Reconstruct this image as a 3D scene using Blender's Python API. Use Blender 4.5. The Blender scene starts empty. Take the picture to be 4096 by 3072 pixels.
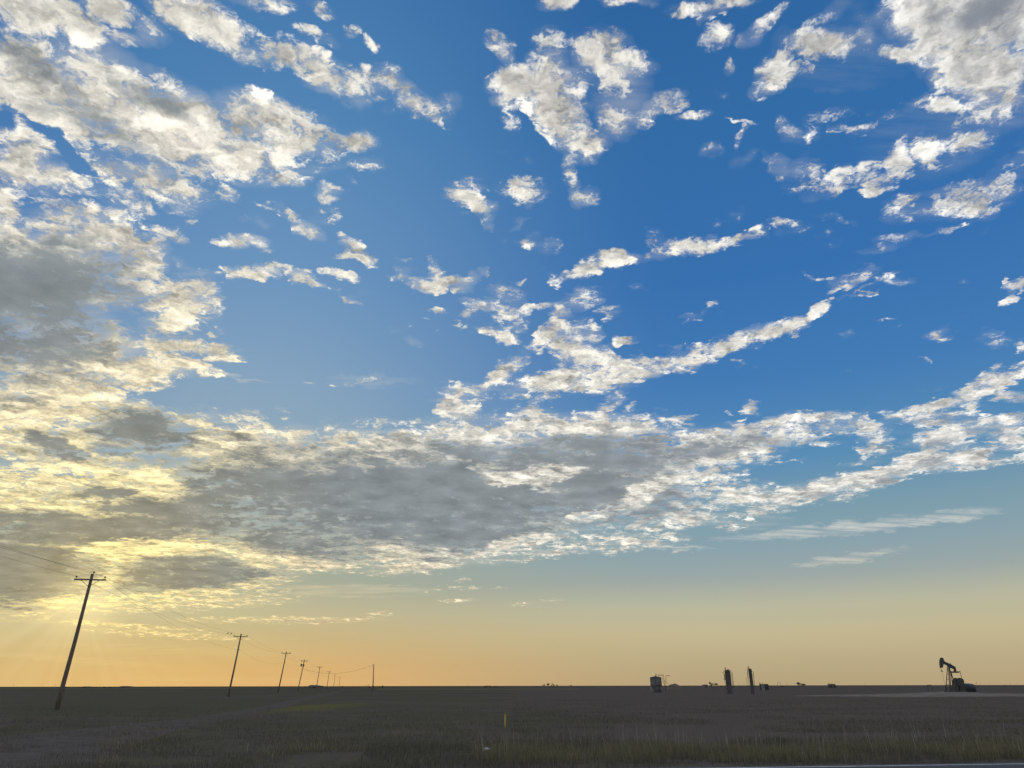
import bpy, bmesh, math, random
import numpy as np
from math import radians as R, sin, cos, tan, atan, atan2, pi, sqrt
from mathutils import Vector, Matrix

random.seed(7)
S = bpy.context.scene
COL = S.collection

# ------------------------------------------------------------------ camera
FPX = 4096 * 24.0 / 34.6            # focal length in pixels of the 4096 px wide photograph
PITCH = R(23.02)
EYE = 1.7
cam_d = bpy.data.cameras.new('camera')
cam_d.sensor_width = 34.6
cam_d.lens = 24.0
cam_d.clip_start = 0.1
cam_d.clip_end = 60000
cam = bpy.data.objects.new('camera', cam_d)
COL.objects.link(cam)
cam.location = (0, 0, EYE)
cam.rotation_mode = 'QUATERNION'
ROLL = R(0.1)
q = Matrix.Rotation(R(90) + PITCH, 3, 'X') @ Matrix.Rotation(-ROLL, 3, 'Z')
cam.rotation_quaternion = q.to_quaternion()
S.camera = cam
S.view_settings.view_transform = 'Standard'
S.view_settings.look = 'None'
S.view_settings.exposure = 0
S.view_settings.gamma = 1
S.view_settings.use_curve_mapping = False
S.cycles.use_adaptive_sampling = True
S.cycles.adaptive_threshold = 0.02
S.cycles.max_bounces = 5

def ray(px, py):
    """direction in the place of a point seen at (px, py) of the 4096x3072 photograph"""
    v = q @ Vector(((px - 2048) / FPX, -(py - 1536) / FPX, -1))
    return v.normalized()

def azel(px, py):
    d = ray(px, py)
    return atan2(d.x, d.y), math.asin(d.z)

def ground(px, py, z=0.0):
    d = ray(px, py)
    t = (z - EYE) / d.z
    return Vector((d.x * t, d.y * t, z))

def at(px, py, dist):
    """point at the given forward distance Y"""
    d = ray(px, py)
    t = dist / d.y
    return Vector((d.x * t, dist, EYE + d.z * t))

# ------------------------------------------------------------------ world
SUN_AZ, SUN_EL = azel(335, 2400)
sund = Vector((sin(SUN_AZ) * cos(SUN_EL), cos(SUN_AZ) * cos(SUN_EL), sin(SUN_EL)))

def lin(c):
    return tuple((x / 255 / 12.92 if x <= 10 else ((x / 255 + .055) / 1.055) ** 2.4) for x in c) + (1,)

world = bpy.data.worlds.new('World')
S.world = world
world.use_nodes = True
world.cycles.sampling_method = 'MANUAL'
world.cycles.sample_map_resolution = 512
nt = world.node_tree
nt.nodes.clear()
N = nt.nodes
Lk = nt.links

def setin(n, i, v):
    if v is None:
        return
    if isinstance(v, bpy.types.NodeSocket):
        (n.id_data).links.new(v, n.inputs[i])
    else:
        n.inputs[i].default_value = v

def math_(op, a, b=None, c=None, clamp=False, tree=None):
    n = (tree or nt).nodes.new('ShaderNodeMath')
    n.operation = op
    n.use_clamp = clamp
    setin(n, 0, a); setin(n, 1, b); setin(n, 2, c)
    return n.outputs[0]

def vmath(op, a, b=None, s=None, tree=None):
    n = (tree or nt).nodes.new('ShaderNodeVectorMath')
    n.operation = op
    setin(n, 0, a); setin(n, 1, b)
    if s is not None:
        setin(n, 3, s)
    return n.outputs[1] if op in ('DOT_PRODUCT', 'LENGTH') else n.outputs[0]

def noise(vec, scale, detail, rough=.5, lac=2.0, color=False, dist=0.0, tree=None):
    n = (tree or nt).nodes.new('ShaderNodeTexNoise')
    n.noise_dimensions = '3D'
    setin(n, 'Vector', vec)
    n.inputs['Scale'].default_value = scale
    n.inputs['Detail'].default_value = detail
    n.inputs['Roughness'].default_value = rough
    n.inputs['Lacunarity'].default_value = lac
    n.inputs['Distortion'].default_value = dist
    return n.outputs['Color'] if color else n.outputs[0]

def comb(x, y, z):
    n = N.new('ShaderNodeCombineXYZ')
    setin(n, 0, x); setin(n, 1, y); setin(n, 2, z)
    return n.outputs[0]

def sep(v, tree=None):
    n = (tree or nt).nodes.new('ShaderNodeSeparateXYZ')
    setin(n, 0, v)
    return n.outputs

def sstep(v, lo, hi, a=0.0, b=1.0, kind='SMOOTHSTEP', tree=None):
    n = (tree or nt).nodes.new('ShaderNodeMapRange')
    n.interpolation_type = kind
    n.clamp = True
    setin(n, 0, v); setin(n, 1, lo); setin(n, 2, hi); setin(n, 3, a); setin(n, 4, b)
    return n.outputs[0]

def mixc(f, a, b, mode='MIX', tree=None):
    n = (tree or nt).nodes.new('ShaderNodeMix')
    n.data_type = 'RGBA'
    n.blend_type = mode
    n.clamp_factor = True
    setin(n, 0, f); setin(n, 6, a); setin(n, 7, b)
    return n.outputs[2]

def ramp(f, stops, tree=None):
    n = (tree or nt).nodes.new('ShaderNodeValToRGB')
    cr = n.color_ramp
    cr.interpolation = 'LINEAR'
    while len(cr.elements) > 1:
        cr.elements.remove(cr.elements[-1])
    cr.elements[0].position = stops[0][0]
    cr.elements[0].color = stops[0][1]
    for p, c in stops[1:]:
        e = cr.elements.new(p)
        e.color = c
    setin(n, 0, f)
    return n.outputs[0]

# one soft elliptical bank of cloud: acc = smooth max(acc, w * (1 - |A(p)|^2))
def bank_group(name, subtract=False):
    g = bpy.data.node_groups.new(name, 'ShaderNodeTree')
    I = g.interface
    for nm, t in (('P', 'NodeSocketVector'), ('A', 'NodeSocketVector'), ('B', 'NodeSocketVector'), ('W', 'NodeSocketFloat'), ('Acc', 'NodeSocketFloat')):
        I.new_socket(nm, in_out='INPUT', socket_type=t)
    I.new_socket('Out', in_out='OUTPUT', socket_type='NodeSocketFloat')
    gi = g.nodes.new('NodeGroupInput'); go = g.nodes.new('NodeGroupOutput')
    u = vmath('DOT_PRODUCT', gi.outputs[0], gi.outputs[1], tree=g)
    v = vmath('DOT_PRODUCT', gi.outputs[0], gi.outputs[2], tree=g)
    uu = math_('MULTIPLY', u, u, tree=g)
    r2 = math_('MULTIPLY_ADD', v, v, uu, tree=g)
    fall = math_('SUBTRACT', 1.0, r2, tree=g)
    val = math_('MULTIPLY', fall, gi.outputs[3], tree=g)
    if subtract:
        m = math_('MAXIMUM', val, 0.0, tree=g)
        out = math_('SUBTRACT', gi.outputs[4], m, tree=g)
    else:
        out = math_('MAXIMUM', gi.outputs[4], val, tree=g)
    g.links.new(out, go.inputs[0])
    return g

G_ADD = bank_group('cloud bank')
G_SUB = bank_group('cloud gap', True)

def affine(cx, cy, a, b, ang):
    """rows A, B so that (A.p)^2 + (B.p)^2 = 1 on the ellipse, p = (azimuth, elevation, 1)"""
    u0, v0 = azel(cx, cy)
    e = 4
    ux, vx = azel(cx + e, cy); ux2, vx2 = azel(cx - e, cy)
    uy, vy = azel(cx, cy + e); uy2, vy2 = azel(cx, cy - e)
    J = np.array([[(ux - ux2) / (2 * e), (uy - uy2) / (2 * e)], [(vx - vx2) / (2 * e), (vy - vy2) / (2 * e)]])
    t = R(ang)
    Rm = np.array([[cos(t), sin(t)], [-sin(t), cos(t)]])
    M = np.diag([1 / a, 1 / b]) @ Rm @ np.linalg.inv(J)
    c = -M @ np.array([u0, v0])
    return (M[0, 0], M[0, 1], c[0]), (M[1, 0], M[1, 1], c[1])

def prep(strokes, thr=None, grow=1.0):
    """strokes as (A, B, weight, bounds in azimuth / elevation)"""
    out = []
    for cx, cy, a, b, ang, w in sorted(strokes, key=lambda t: t[5] < 0):
        g = grow
        if thr and w > 0:
            if w < .95:
                w = max(.40, w * .80)
            w = max(w, .40)
            g = (grow + .10 * (w >= .9)) / sqrt(1 - thr / w)
        a, b = a * g, b * g
        A, B = affine(cx, cy, a, b, ang)
        M = np.array([A[:2], B[:2]])
        c = np.linalg.solve(M, -np.array([A[2], B[2]]))
        iv = np.linalg.inv(M)
        h = np.sqrt((iv ** 2).sum(axis=1))
        out.append((A, B, w, (c[0] - h[0], c[0] + h[0], c[1] - h[1], c[1] + h[1])))
    return out

def field(P, strokes, start=0.0):
    acc = start
    for A, B, w, _ in strokes:
        n = N.new('ShaderNodeGroup')
        n.node_tree = G_SUB if w < 0 else G_ADD
        Lk.new(P, n.inputs[0])
        n.inputs[1].default_value = A
        n.inputs[2].default_value = B
        n.inputs[3].default_value = abs(w)
        setin(n, 4, acc)
        acc = n.outputs[0]
    return acc

# centre x, y, half length, half width, turn (clockwise), weight
COVER = [
 (1010,1090,105,30,5,1.1),(1165,1085,90,22,15,1.0),(1255,1128,75,15,28,.95),(1390,1185,60,12,20,.8),(1440,1000,90,30,35,.95),(1385,1020,55,17,-20,.8),(1360,1095,75,25,8,.95),(3345,1168,50,14,-35,-.5),
 (70,640,130,150,0,1.15),(120,560,150,40,20,1.0),(2120,420,70,30,40,.9),(2260,330,90,70,10,1.0),(2500,330,60,80,20,.9),(2170,1600,60,20,-30,.7),(3500,760,60,20,-20,.8),
 # upper left
 (120,60,220,80,15,1.1),(330,120,150,65,35,1.1),(100,130,130,40,10,.9),(510,155,100,34,5,.9),(440,40,120,60,10,1.1),(600,110,90,50,30,.9),
 (840,100,280,75,30,1.1),(1050,25,120,36,5,.8),(1290,40,60,25,20,.6),(1120,215,95,48,10,.9),(1300,290,200,58,35,1),(1440,340,140,65,10,.85),
 (1650,390,160,48,35,.95),(1780,420,50,50,0,.6),(1260,145,90,26,25,.75),(1420,130,38,32,0,.7),(1483,175,36,22,60,.65),
 (150,330,320,140,15,1.25),(420,400,330,150,22,1.2),(650,530,350,150,22,1.3),(1120,520,280,105,22,1.05),(1020,640,260,85,5,.95),(780,440,230,80,32,1),
 (250,590,190,42,38,-.75),(25,500,60,45,0,-.9),(60,620,110,170,0,1),(20,830,70,170,8,1),(240,720,170,60,12,1),(250,480,260,70,30,1.1),
 (600,720,240,65,22,.95),(700,790,130,34,28,.9),(500,800,120,60,30,.8),(965,705,36,36,60,.85),(905,775,55,34,20,.7),(1240,650,55,60,0,.85),(1430,570,75,42,22,1.1),
 (1450,660,75,20,15,.55),(280,860,200,70,20,.95),(450,930,220,75,20,1),(680,930,72,34,5,1.05),(780,883,34,14,5,.8),
 (1060,830,55,9,17,.9),(1195,900,100,32,30,.95),(1305,770,55,42,-10,.95),(1310,850,70,38,-30,.8),(970,965,95,32,10,1.1),(360,770,60,18,5,.7),
 # grey mass on the left
 (120,1130,380,230,0,1.5),(380,1080,290,150,10,1.1),(600,1050,75,120,15,1.0),(430,1050,60,60,0,-.35),(740,1210,140,110,0,1.05),(810,1190,90,26,5,.9),
 (700,1290,120,60,-10,1),(820,1240,60,30,0,.8),(720,1390,250,38,6,1.1),(890,1415,95,20,2,1),(520,1490,280,75,-8,1.2),(790,1465,100,26,14,.95),(250,1420,330,150,0,1.3),
 (230,1610,330,110,0,1.3),(525,1622,80,30,-5,1.0),(615,1523,55,7,0,.6),(850,1330,40,18,0,.7),(560,1720,230,90,8,1.3),(150,1740,380,140,0,1.15),(100,1950,420,140,0,1.1),
 (70,1860,170,40,5,-.35),(230,1728,60,14,0,-.5),(60,1770,60,12,10,-.4),(760,1690,170,28,6,.9),(400,1900,250,110,0,1.1),(250,2080,350,90,0,1.3),
 # central band
 (1000,1800,420,120,8,1.15),(1150,1900,450,150,6,1.4),(1700,1950,750,240,0,1.6),(2350,1900,540,200,-3,1.5),(1850,1770,520,80,-2,1.1),(2330,1710,400,70,2,1.15),
 (1800,2120,560,130,-4,1.35),(2230,2205,250,24,-10,.85),(1680,2250,200,42,-6,1.05),(600,2030,480,170,0,1.4),(480,2160,520,130,0,1.4),(100,2280,360,170,0,1.5),
 (760,2290,420,95,0,1.3),(1150,2180,420,90,2,1.1),(1250,2250,250,38,3,1),(650,2400,560,48,-1,.8),(1050,2400,120,10,0,.7),(520,2505,300,13,4,.65),(700,2540,300,14,3,.6),(1120,2480,400,14,0,.75),
 (1510,2455,62,10,-3,.7),(1850,2315,28,9,-8,.75),(1860,2350,55,6,0,.6),(1840,2403,80,8,-2,.75),(2085,2415,52,6,0,.7),(2210,2403,46,6,-3,.65),(1990,2352,20,5,0,.6),(1740,2360,30,6,0,.5),
 (2700,2060,200,60,-8,1.0),(2960,2085,80,30,-20,.8),(2480,2170,260,40,-4,.9),
 # middle
 (2240,1275,34,70,10,1.0),(2190,1340,110,34,-42,1.05),(2290,1390,110,70,40,1.15),(2350,1440,130,70,15,1.2),(2240,1530,210,48,-12,1.2),(2370,1490,90,60,0,1.1),(2340,1320,70,40,20,.75),
 (2560,1480,210,46,-12,1.2),(2740,1440,100,32,-6,1.05),(2930,1375,150,42,-22,1.0),(3150,1315,140,34,-18,1.0),(2800,1385,110,24,-14,.8),(3060,1330,80,30,-18,1.0),(3285,1230,66,28,-38,1.05),(2800,1372,110,12,-8,.65),
 (2020,1490,125,44,-38,.85),(1830,1620,80,85,20,1.05),(1900,1562,110,24,-12,.8),(2440,1610,120,30,-48,.8),(2515,1635,34,20,-35,.9),(2995,1622,34,24,30,.95),(2908,1652,26,9,-5,.8),
 (2005,1345,90,26,20,1.15),(1960,1228,110,26,8,1.0),(2030,1180,75,36,30,.65),(2140,1238,85,22,-15,.85),(2040,1290,70,40,0,.7),
 (1770,1120,130,32,-8,1.1),(1850,1145,36,26,30,.9),(1745,1068,50,24,50,.65),(1600,1108,50,20,12,.6),(1745,1243,38,9,8,.85),(1715,1290,26,6,0,.6),(1860,1300,34,10,10,.6),(2080,1124,28,10,-5,.85),(1925,1080,26,18,0,.65),
 (2340,1080,95,32,-18,1.2),(2470,1040,95,38,0,1.2),(2230,1125,38,28,-20,.8),(2330,1195,80,34,-10,.75),(2430,1250,44,26,0,.7),(2500,1365,58,26,-8,.9),(2215,985,40,18,-10,.7),
 (2090,755,95,50,8,.78),(1880,800,95,36,28,1.1),(1945,868,34,28,60,.9),(2080,895,36,10,-10,.5),(2260,1350,40,30,0,-.4),(2510,1640,20,10,0,.4),
 (2600,1745,90,14,-6,.8),(2740,1725,50,10,-10,.7),
 # large cloud, upper middle
 (2440,230,160,95,22,1.15),(2200,165,70,44,0,.85),(2215,250,60,70,0,.85),(2240,450,210,85,62,1.2),(2320,560,110,66,0,1.1),(2470,470,80,80,0,.9),(2600,440,150,40,-26,.9),
 (2010,190,80,30,58,.7),(2050,330,100,62,15,1.2),(2030,400,64,40,0,.95),(2040,480,42,32,20,.7),(2275,650,30,38,20,.7),(2285,735,66,36,70,.9),(2340,790,50,46,0,.8),(2330,300,50,60,20,.5),(2440,340,40,60,0,.7),
 (2240,20,80,42,-20,1.1),(2510,0,110,22,0,1.1),(2850,10,170,44,-10,1.15),
 # upper right
 (2860,140,66,60,0,.8),(2925,265,18,36,0,.6),(3070,100,110,34,-42,.75),(2975,160,30,24,0,.65),(3110,280,90,60,-25,1.05),(3040,345,40,30,-40,.55),(3290,200,130,64,12,1.05),(3240,285,40,28,0,.75),
 (3310,60,120,24,-35,.5),(3460,175,50,60,0,.8),(3610,215,90,44,0,.95),(3850,60,320,170,0,1.7),(3950,240,220,160,0,1.4),(3740,190,150,95,0,1.2),(4000,370,160,90,0,.85),
 (3760,315,50,54,0,1.0),(3660,425,72,28,-12,.9),(3780,425,100,38,8,1.0),(3960,430,180,60,-5,.7),(3320,470,90,24,-8,.65),(3380,530,60,16,0,.55),(3480,510,60,16,-15,.5),(3560,475,60,18,-30,.55),
 (3155,510,52,42,30,.9),(3225,530,44,30,0,.5),(2970,497,55,9,5,.65),(2965,555,56,13,-58,.65),(2840,605,42,24,-20,.55),(2775,470,60,22,0,.6),(2690,430,60,20,-20,.6),
 (3590,650,95,46,-62,1.1),(3720,600,75,58,-20,1.0),(3840,570,130,46,-10,1.0),(3480,705,58,36,-15,.8),(3120,675,80,42,50,.7),(3230,710,90,60,15,.78),(3340,745,120,44,-15,.82),
 (3620,820,95,48,-15,.75),(3850,800,210,64,-12,.8),(3990,720,160,40,-38,.5),(3560,970,110,22,-8,.6),(3800,930,90,14,-20,.45),(3150,900,64,30,18,.8),(3330,880,60,12,5,.5),
 (2780,985,140,36,-10,1.0),(2980,960,90,22,-8,.9),(3040,935,46,30,-38,.9),(2640,1000,70,30,-35,.6),(2620,960,30,30,0,.5),
 (3280,1105,70,12,12,.6),(3415,1120,95,28,-18,.72),(3560,1115,70,14,-10,.55),(3440,1172,62,10,-16,.6),(4075,1130,52,26,-20,.95),(4050,1190,40,22,-5,.9),(4060,1375,80,20,8,.7),
 (3560,1265,40,6,-4,.6),(2850,1222,30,10,0,.6),(2770,1275,30,8,-5,.5),(3700,1435,24,10,30,.5),
 # bands on the right
 (4030,1505,150,30,-18,1.15),(3880,1570,150,32,-38,1.15),(3740,1620,170,24,-14,.95),(3880,1620,50,60,0,.95),(3700,1665,160,32,0,.9),(4050,1580,120,28,14,.85),
 (3800,1740,190,46,-10,1.15),(4000,1700,170,44,2,.95),(4060,1770,130,38,5,1.05),(3350,1690,210,36,6,.85),(3490,1760,64,70,10,1.05),(3300,1765,62,18,5,.75),
 (3090,1695,170,32,-5,1.0),(3050,1770,230,46,-12,1.2),(2850,1800,260,90,-5,1.35),(3600,1880,290,40,-22,1.2),(3850,1835,170,42,-8,1.05),(3250,1965,260,42,-12,1.2),
 (3400,1930,200,36,-14,1.1),(2980,1985,140,40,-6,.95),(3960,1850,90,24,-15,.85),(4080,1832,70,16,-5,.85),(3100,2030,200,24,-12,.9),(3600,1800,60,14,-10,.6),(3420,1850,60,10,-8,.5),
 (2850,1950,160,60,-4,.9),(3150,1850,60,6,0,.5),
]
# thick parts that turn grey: centre, half axes, turn, weight
DARK = [
 (1450,1965,1150,200,1,.62),(2050,1870,600,90,2,.45),(420,2130,520,90,0,.6), (120,1270,460,250,0,.8),(300,1080,280,120,0,.75), (250,1010,220,60,8,.65),(130,1360,330,110,0,.85),(330,1150,260,120,0,.8),(580,2185,200,26,-2,-1.1),(640,2405,420,26,-1,-.8),(330,1900,300,26,4,-.6),(640,1950,110,60,20,-.6),(250,1660,300,40,0,-.5),(560,1560,260,30,-8,-.5),
 (100,1160,380,190,0,1.0),(350,1220,260,110,5,.75),(180,1390,280,100,0,.85),(560,1715,230,75,8,1.15),(230,1790,130,35,22,1.1),(430,1800,100,28,0,.9),(600,1785,110,26,4,.8),
 (100,1600,160,30,5,.5),(560,1300,120,50,0,.5),
 (1150,1980,480,110,4,1.1),(1700,2000,650,150,0,1.15),(2250,1980,420,110,2,1.0),(1950,1830,260,45,10,.9),(2300,1800,420,60,-4,.85),(1500,2080,450,90,-2,1.1),(850,2050,350,110,8,1.0),
 (1900,2130,330,70,-4,1.0),(2500,2020,280,70,-4,.85),(2500,1840,260,70,0,.8),(1200,2170,300,60,8,.9),(450,1975,130,26,-2,.95),(500,2035,100,26,0,.9),
 (120,2120,360,80,0,1.0),(500,2120,240,55,0,1.05),(60,2300,320,140,0,1.15),(300,2290,140,60,-10,.9),(760,2290,250,65,0,1.3),(950,2290,220,26,2,.9),(620,2340,180,30,-6,1.0),(250,2370,170,40,0,.9),
 (2350,2080,250,40,-5,.7),(1200,1870,180,40,6,.5),(950,1990,260,40,4,.9),(1750,2240,130,14,0,.6),
 (2140,1905,150,32,-6,-.9),(2100,1935,200,22,12,-.7),(1980,1860,90,18,-4,-.4),(2560,1980,100,40,-25,-.9),(2340,2065,90,16,-8,-.9),(2100,2170,120,30,-5,-.9),(2300,2160,250,22,-5,-.6),
 (3980,20,150,60,-20,.5),(4060,150,110,90,0,.45),(3800,40,110,26,-30,.35),(600,400,260,36,28,.55),(150,280,200,45,30,.5),(480,560,240,45,24,.5),(380,470,180,40,20,.5),(150,420,180,40,10,.35),
 (3700,1790,180,20,-14,.5),(3950,1740,160,20,0,.5),(3600,1900,240,16,-22,.5),(3250,1985,200,14,-12,.4),(2850,1790,250,40,-8,.65),(3100,1780,160,18,-12,.5),(3400,1700,180,18,6,.45),
 (3750,1680,160,14,0,.45),(4060,1600,90,14,14,.4),(300,1040,200,40,10,.5),(780,2400,260,14,-2,.6),(1000,2440,300,10,-1,.6),(1100,2484,300,5,0,.5),
]
# thin veils of ice cloud
VEIL = [
 (3400,2110,520,26,-6,.75),(3700,2085,260,14,-6,.8),(3390,2235,210,18,-9,.65),(3400,2245,120,10,-8,.6),(2720,2195,130,8,0,.75),(1400,2362,330,26,1,.4),(1350,2350,260,10,1,.4),
 (950,1500,120,10,14,.45),(1500,1520,170,26,2,.2),(1020,1650,60,12,14,.5),(3080,1930,60,8,8,.3),(2830,2080,300,30,2,.35),(700,2600,500,20,2,.2),(300,2640,400,14,4,.25),
 (3700,560,260,130,-10,.25),(3950,420,200,120,0,.3),(3350,240,260,120,0,.22),(300,250,300,140,20,.35),(2480,380,120,110,0,.25),(3820,1700,200,90,0,.2),
 (1000,2720,500,14,1,.15),(200,2480,300,14,0,.3),
]

tc = N.new('ShaderNodeTexCoord')
D = vmath('NORMALIZE', tc.outputs['Generated'])
x, y, z = sep(D)
zc = math_('MAXIMUM', z, 0.0)
az = math_('ARCTAN2', x, y)
el = math_('ARCSINE', zc)
inv = math_('DIVIDE', 1.0, math_('ADD', zc, 0.13))
P = comb(math_('MULTIPLY', x, inv), math_('MULTIPLY', y, inv), 0.0)     # cloud layer seen from below

gv = sstep(el, 0.0, .45, .06, 1.0, 'LINEAR')
w1 = vmath('SUBTRACT', noise(P, 9.0, 3, .6, color=True), (.5, .5, .5))
w2 = vmath('SUBTRACT', noise(P, 22.0, 3, .6, color=True), (.5, .5, .5))
wx1, wy1, _ = sep(w1)
wx2, wy2, _ = sep(w2)
du = math_('MULTIPLY_ADD', wx1, .038, math_('MULTIPLY', wx2, .030))
dv = math_('MULTIPLY_ADD', wy1, .038, math_('MULTIPLY', wy2, .030))
uv = comb(math_('ADD', az, du), math_('MULTIPLY_ADD', dv, gv, el), 1.0)

# beyond the frame the broken layer goes on, thickened for brighter, more neutral ground light
out_az = sstep(math_('ABSOLUTE', az), .74, .95)
out_el = sstep(el, .93, 1.05)
outm = math_('MAXIMUM', out_az, out_el)
gen = sstep(noise(P, 1.6, 2, .5), .40, .58, 0.0, 1.0)
frag = math_('MULTIPLY', sstep(noise(P, 6.5, 3, .55), .60, .74, 0.0, .62), sstep(el, .2, .35))
genm = math_('MULTIPLY', gen, math_('MULTIPLY', outm, sstep(el, .06, .2)))
genm = math_('MAXIMUM', genm, frag)

# fine structure, slightly combed
Pw = vmath('ADD', P, vmath('SCALE', w2, s=.10))
fine = noise(Pw, 17.0, 8, .66, 2.1)
sdir = Vector((sin(SUN_AZ), cos(SUN_AZ), 0))
shape_a = noise(Pw, 9.0, 5, .55)
shape_b = noise(vmath('ADD', Pw, tuple(sdir * .022)), 9.0, 5, .55)
relief = math_('SUBTRACT', shape_a, shape_b)
combed = noise(vmath('MULTIPLY', Pw, (16.0, 52.0, 1.0)), 1.0, 4, .65)
nf = math_('MULTIPLY_ADD', math_('SUBTRACT', fine, .5), 3.3, math_('MULTIPLY', math_('SUBTRACT', combed, .5), .75))
nf = math_('MULTIPLY_ADD', math_('SUBTRACT', shape_a, .5), 1.3, nf)
soft = noise(P, 8.0, 4, .5)

# colours by distance from the sun
cs = vmath('DOT_PRODUCT', D, tuple(sund))
ang = math_('DIVIDE', math_('ARCCOSINE', math_('MINIMUM', cs, .99999)), R(90))
LIT = ramp(ang, [(0, lin((255, 240, 158))), (.08, lin((250, 232, 172))), (.17, lin((243, 229, 194))), (.3, lin((235, 229, 214))), (.5, lin((232, 228, 217))), (.8, lin((228, 226, 220))), (1, lin((226, 224, 220)))])
SHD = ramp(ang, [(0, lin((136, 130, 112))), (.1, lin((128, 132, 128))), (.22, lin((128, 137, 142))), (.4, lin((132, 141, 146))), (.7, lin((138, 146, 158))), (1, lin((140, 148, 160)))])
lowt = sstep(el, .02, .22, 1.0, 0.0)
LIT = mixc(math_('MULTIPLY', lowt, .6), LIT, lin((243, 205, 128)))
SHD = mixc(math_('MULTIPLY', lowt, .3), SHD, lin((150, 145, 122)))
lum = math_('MULTIPLY_ADD', relief, 3.4, .95)
lum = math_('MULTIPLY_ADD', math_('SUBTRACT', fine, .5), .5, lum)
lum = math_('MULTIPLY_ADD', math_('SUBTRACT', noise(P, 14.0, 4, .55), .5), .7, lum)
lum = math_('MULTIPLY_ADD', math_('POWER', math_('MAXIMUM', cs, 0.0), 60.0), .30, lum)
LITr = vmath('SCALE', LIT, s=lum)

# clear sky
def er(stops):
    return [(math.degrees(0) + d / 90, lin(c)) for d, c in stops]
elf = math_('DIVIDE', el, R(90))
sky_far = ramp(elf, er([(0, (186, 166, 128)), (1.5, (190, 174, 136)), (3.5, (199, 187, 149)), (5.5, (188, 187, 162)), (7.5, (158, 171, 170)), (9.5, (141, 166, 176)), (12, (126, 160, 176)), (16, (90, 144, 186)), (22, (68, 126, 186)), (30, (56, 115, 179)), (42, (52, 110, 170)), (52, (46, 102, 162)), (90, (32, 78, 144))]))
sky_sun = ramp(elf, er([(0, (226, 180, 116)), (1.5, (216, 177, 117)), (3, (203, 179, 128)), (5, (190, 182, 146)), (7, (166, 172, 152)), (9, (158, 172, 160)), (12, (148, 168, 174)), (16, (146, 172, 188)), (22, (134, 166, 194)), (30, (110, 152, 194)), (42, (84, 136, 186)), (52, (68, 121, 176)), (90, (40, 85, 150))]))
warm = azel(900, 2650)[0]
sunside = sstep(math_('ABSOLUTE', math_('SUBTRACT', az, warm)), .0, .64, 1.0, 0.0)
SKY = mixc(sunside, sky_far, sky_sun)
ns = N.new('ShaderNodeTexSky')
ns.sky_type = 'NISHITA'
ns.sun_disc = False
ns.sun_elevation = SUN_EL
ns.sun_rotation = SUN_AZ
ns.air_density = 1.2
ns.dust_density = 2.0
ns.ozone_density = 2.0
nish = vmath('MINIMUM', vmath('SCALE', ns.outputs[0], s=.05), (.8, .8, .8))
SKY = mixc(.06, SKY, nish)   # DONE3

streak = sstep(noise(vmath('MULTIPLY', P, (2.5, 16.0, 1.0)), 1.0, 6, .6), .30, .72)
glow = math_('POWER', math_('MAXIMUM', cs, 0.0), 90.0)
hot = math_('POWER', math_('MAXIMUM', cs, 0.0), 1500.0)
# shafts fanning out from the sun through the gaps
sx = math_('SUBTRACT', az, SUN_AZ); sy = math_('SUBTRACT', el, SUN_EL)
fan = math_('ARCTAN2', sx, sy)
shafts = noise(comb(math_('MULTIPLY', fan, 3.0), 4.7, 1.3), 1.0, 2, .6)
glow2 = math_('MULTIPLY', math_('POWER', math_('MAXIMUM', cs, 0.0), 26.0), math_('SUBTRACT', shafts, .5))
glowc = vmath('ADD', vmath('SCALE', (.07, .05, .012), s=glow), vmath('SCALE', (.30, .23, .09), s=hot))
glowc = vmath('ADD', glowc, vmath('SCALE', (.20, .17, .12), s=glow2))

ALO, AHI = -.14, .58
# ---- from cover, thickness and veil to colour: one group, used once for each patch of sky
g = bpy.data.node_groups.new('cloud colour', 'ShaderNodeTree')
names = [('C', 'Float'), ('Dk', 'Float'), ('Ve', 'Float'), ('nf', 'Float'), ('soft', 'Float'), ('fine', 'Float'), ('relief', 'Float'), ('streak', 'Float'),
         ('LIT', 'Color'), ('LITr', 'Color'), ('SHD', 'Color'), ('SKY', 'Color'), ('glow', 'Color')]
for nm, t in names:
    g.interface.new_socket(nm, in_out='INPUT', socket_type='NodeSocket' + t)
g.interface.new_socket('Out', in_out='OUTPUT', socket_type='NodeSocketColor')
gi = g.nodes.new('NodeGroupInput'); go = g.nodes.new('NodeGroupOutput')
i_ = {nm: gi.outputs[k] for k, (nm, t) in enumerate(names)}
T = dict(tree=g)
dens = math_('MULTIPLY_ADD', math_('SUBTRACT', i_['C'], .38, **T), .85, i_['nf'], **T)
alpha = math_('MULTIPLY', sstep(dens, ALO, AHI, **T), sstep(i_['C'], .02, .25, **T), **T)
dk = sstep(i_['Dk'], .0, .95, 0.0, 1.15, **T)
thick = math_('MULTIPLY_ADD', sstep(dens, .35, 1.3, **T), .44, dk, **T)
thick = math_('MULTIPLY_ADD', math_('SUBTRACT', i_['soft'], .5, **T), 1.0, thick, **T)
thick = math_('MULTIPLY_ADD', math_('SUBTRACT', i_['fine'], .5, **T), .30, thick, **T)
thick = math_('MULTIPLY_ADD', i_['relief'], -1.2, thick, **T)
shade = sstep(thick, -.15, 1.2, 0.0, .96, **T)
va = math_('MULTIPLY', math_('MAXIMUM', i_['Ve'], math_('MULTIPLY', i_['C'], .42, **T), **T), i_['streak'], **T)
sk = mixc(va, i_['SKY'], i_['LIT'], **T)
shv = vmath('SCALE', i_['SHD'], s=math_('MULTIPLY_ADD', i_['soft'], -1.1, 1.58, **T), tree=g)
cl = mixc(shade, i_['LITr'], shv, **T)
tot = mixc(alpha, sk, cl, **T)
tot = mixc(1.0, tot, i_['glow'], 'ADD', **T)
g.links.new(tot, go.inputs[0])

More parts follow.
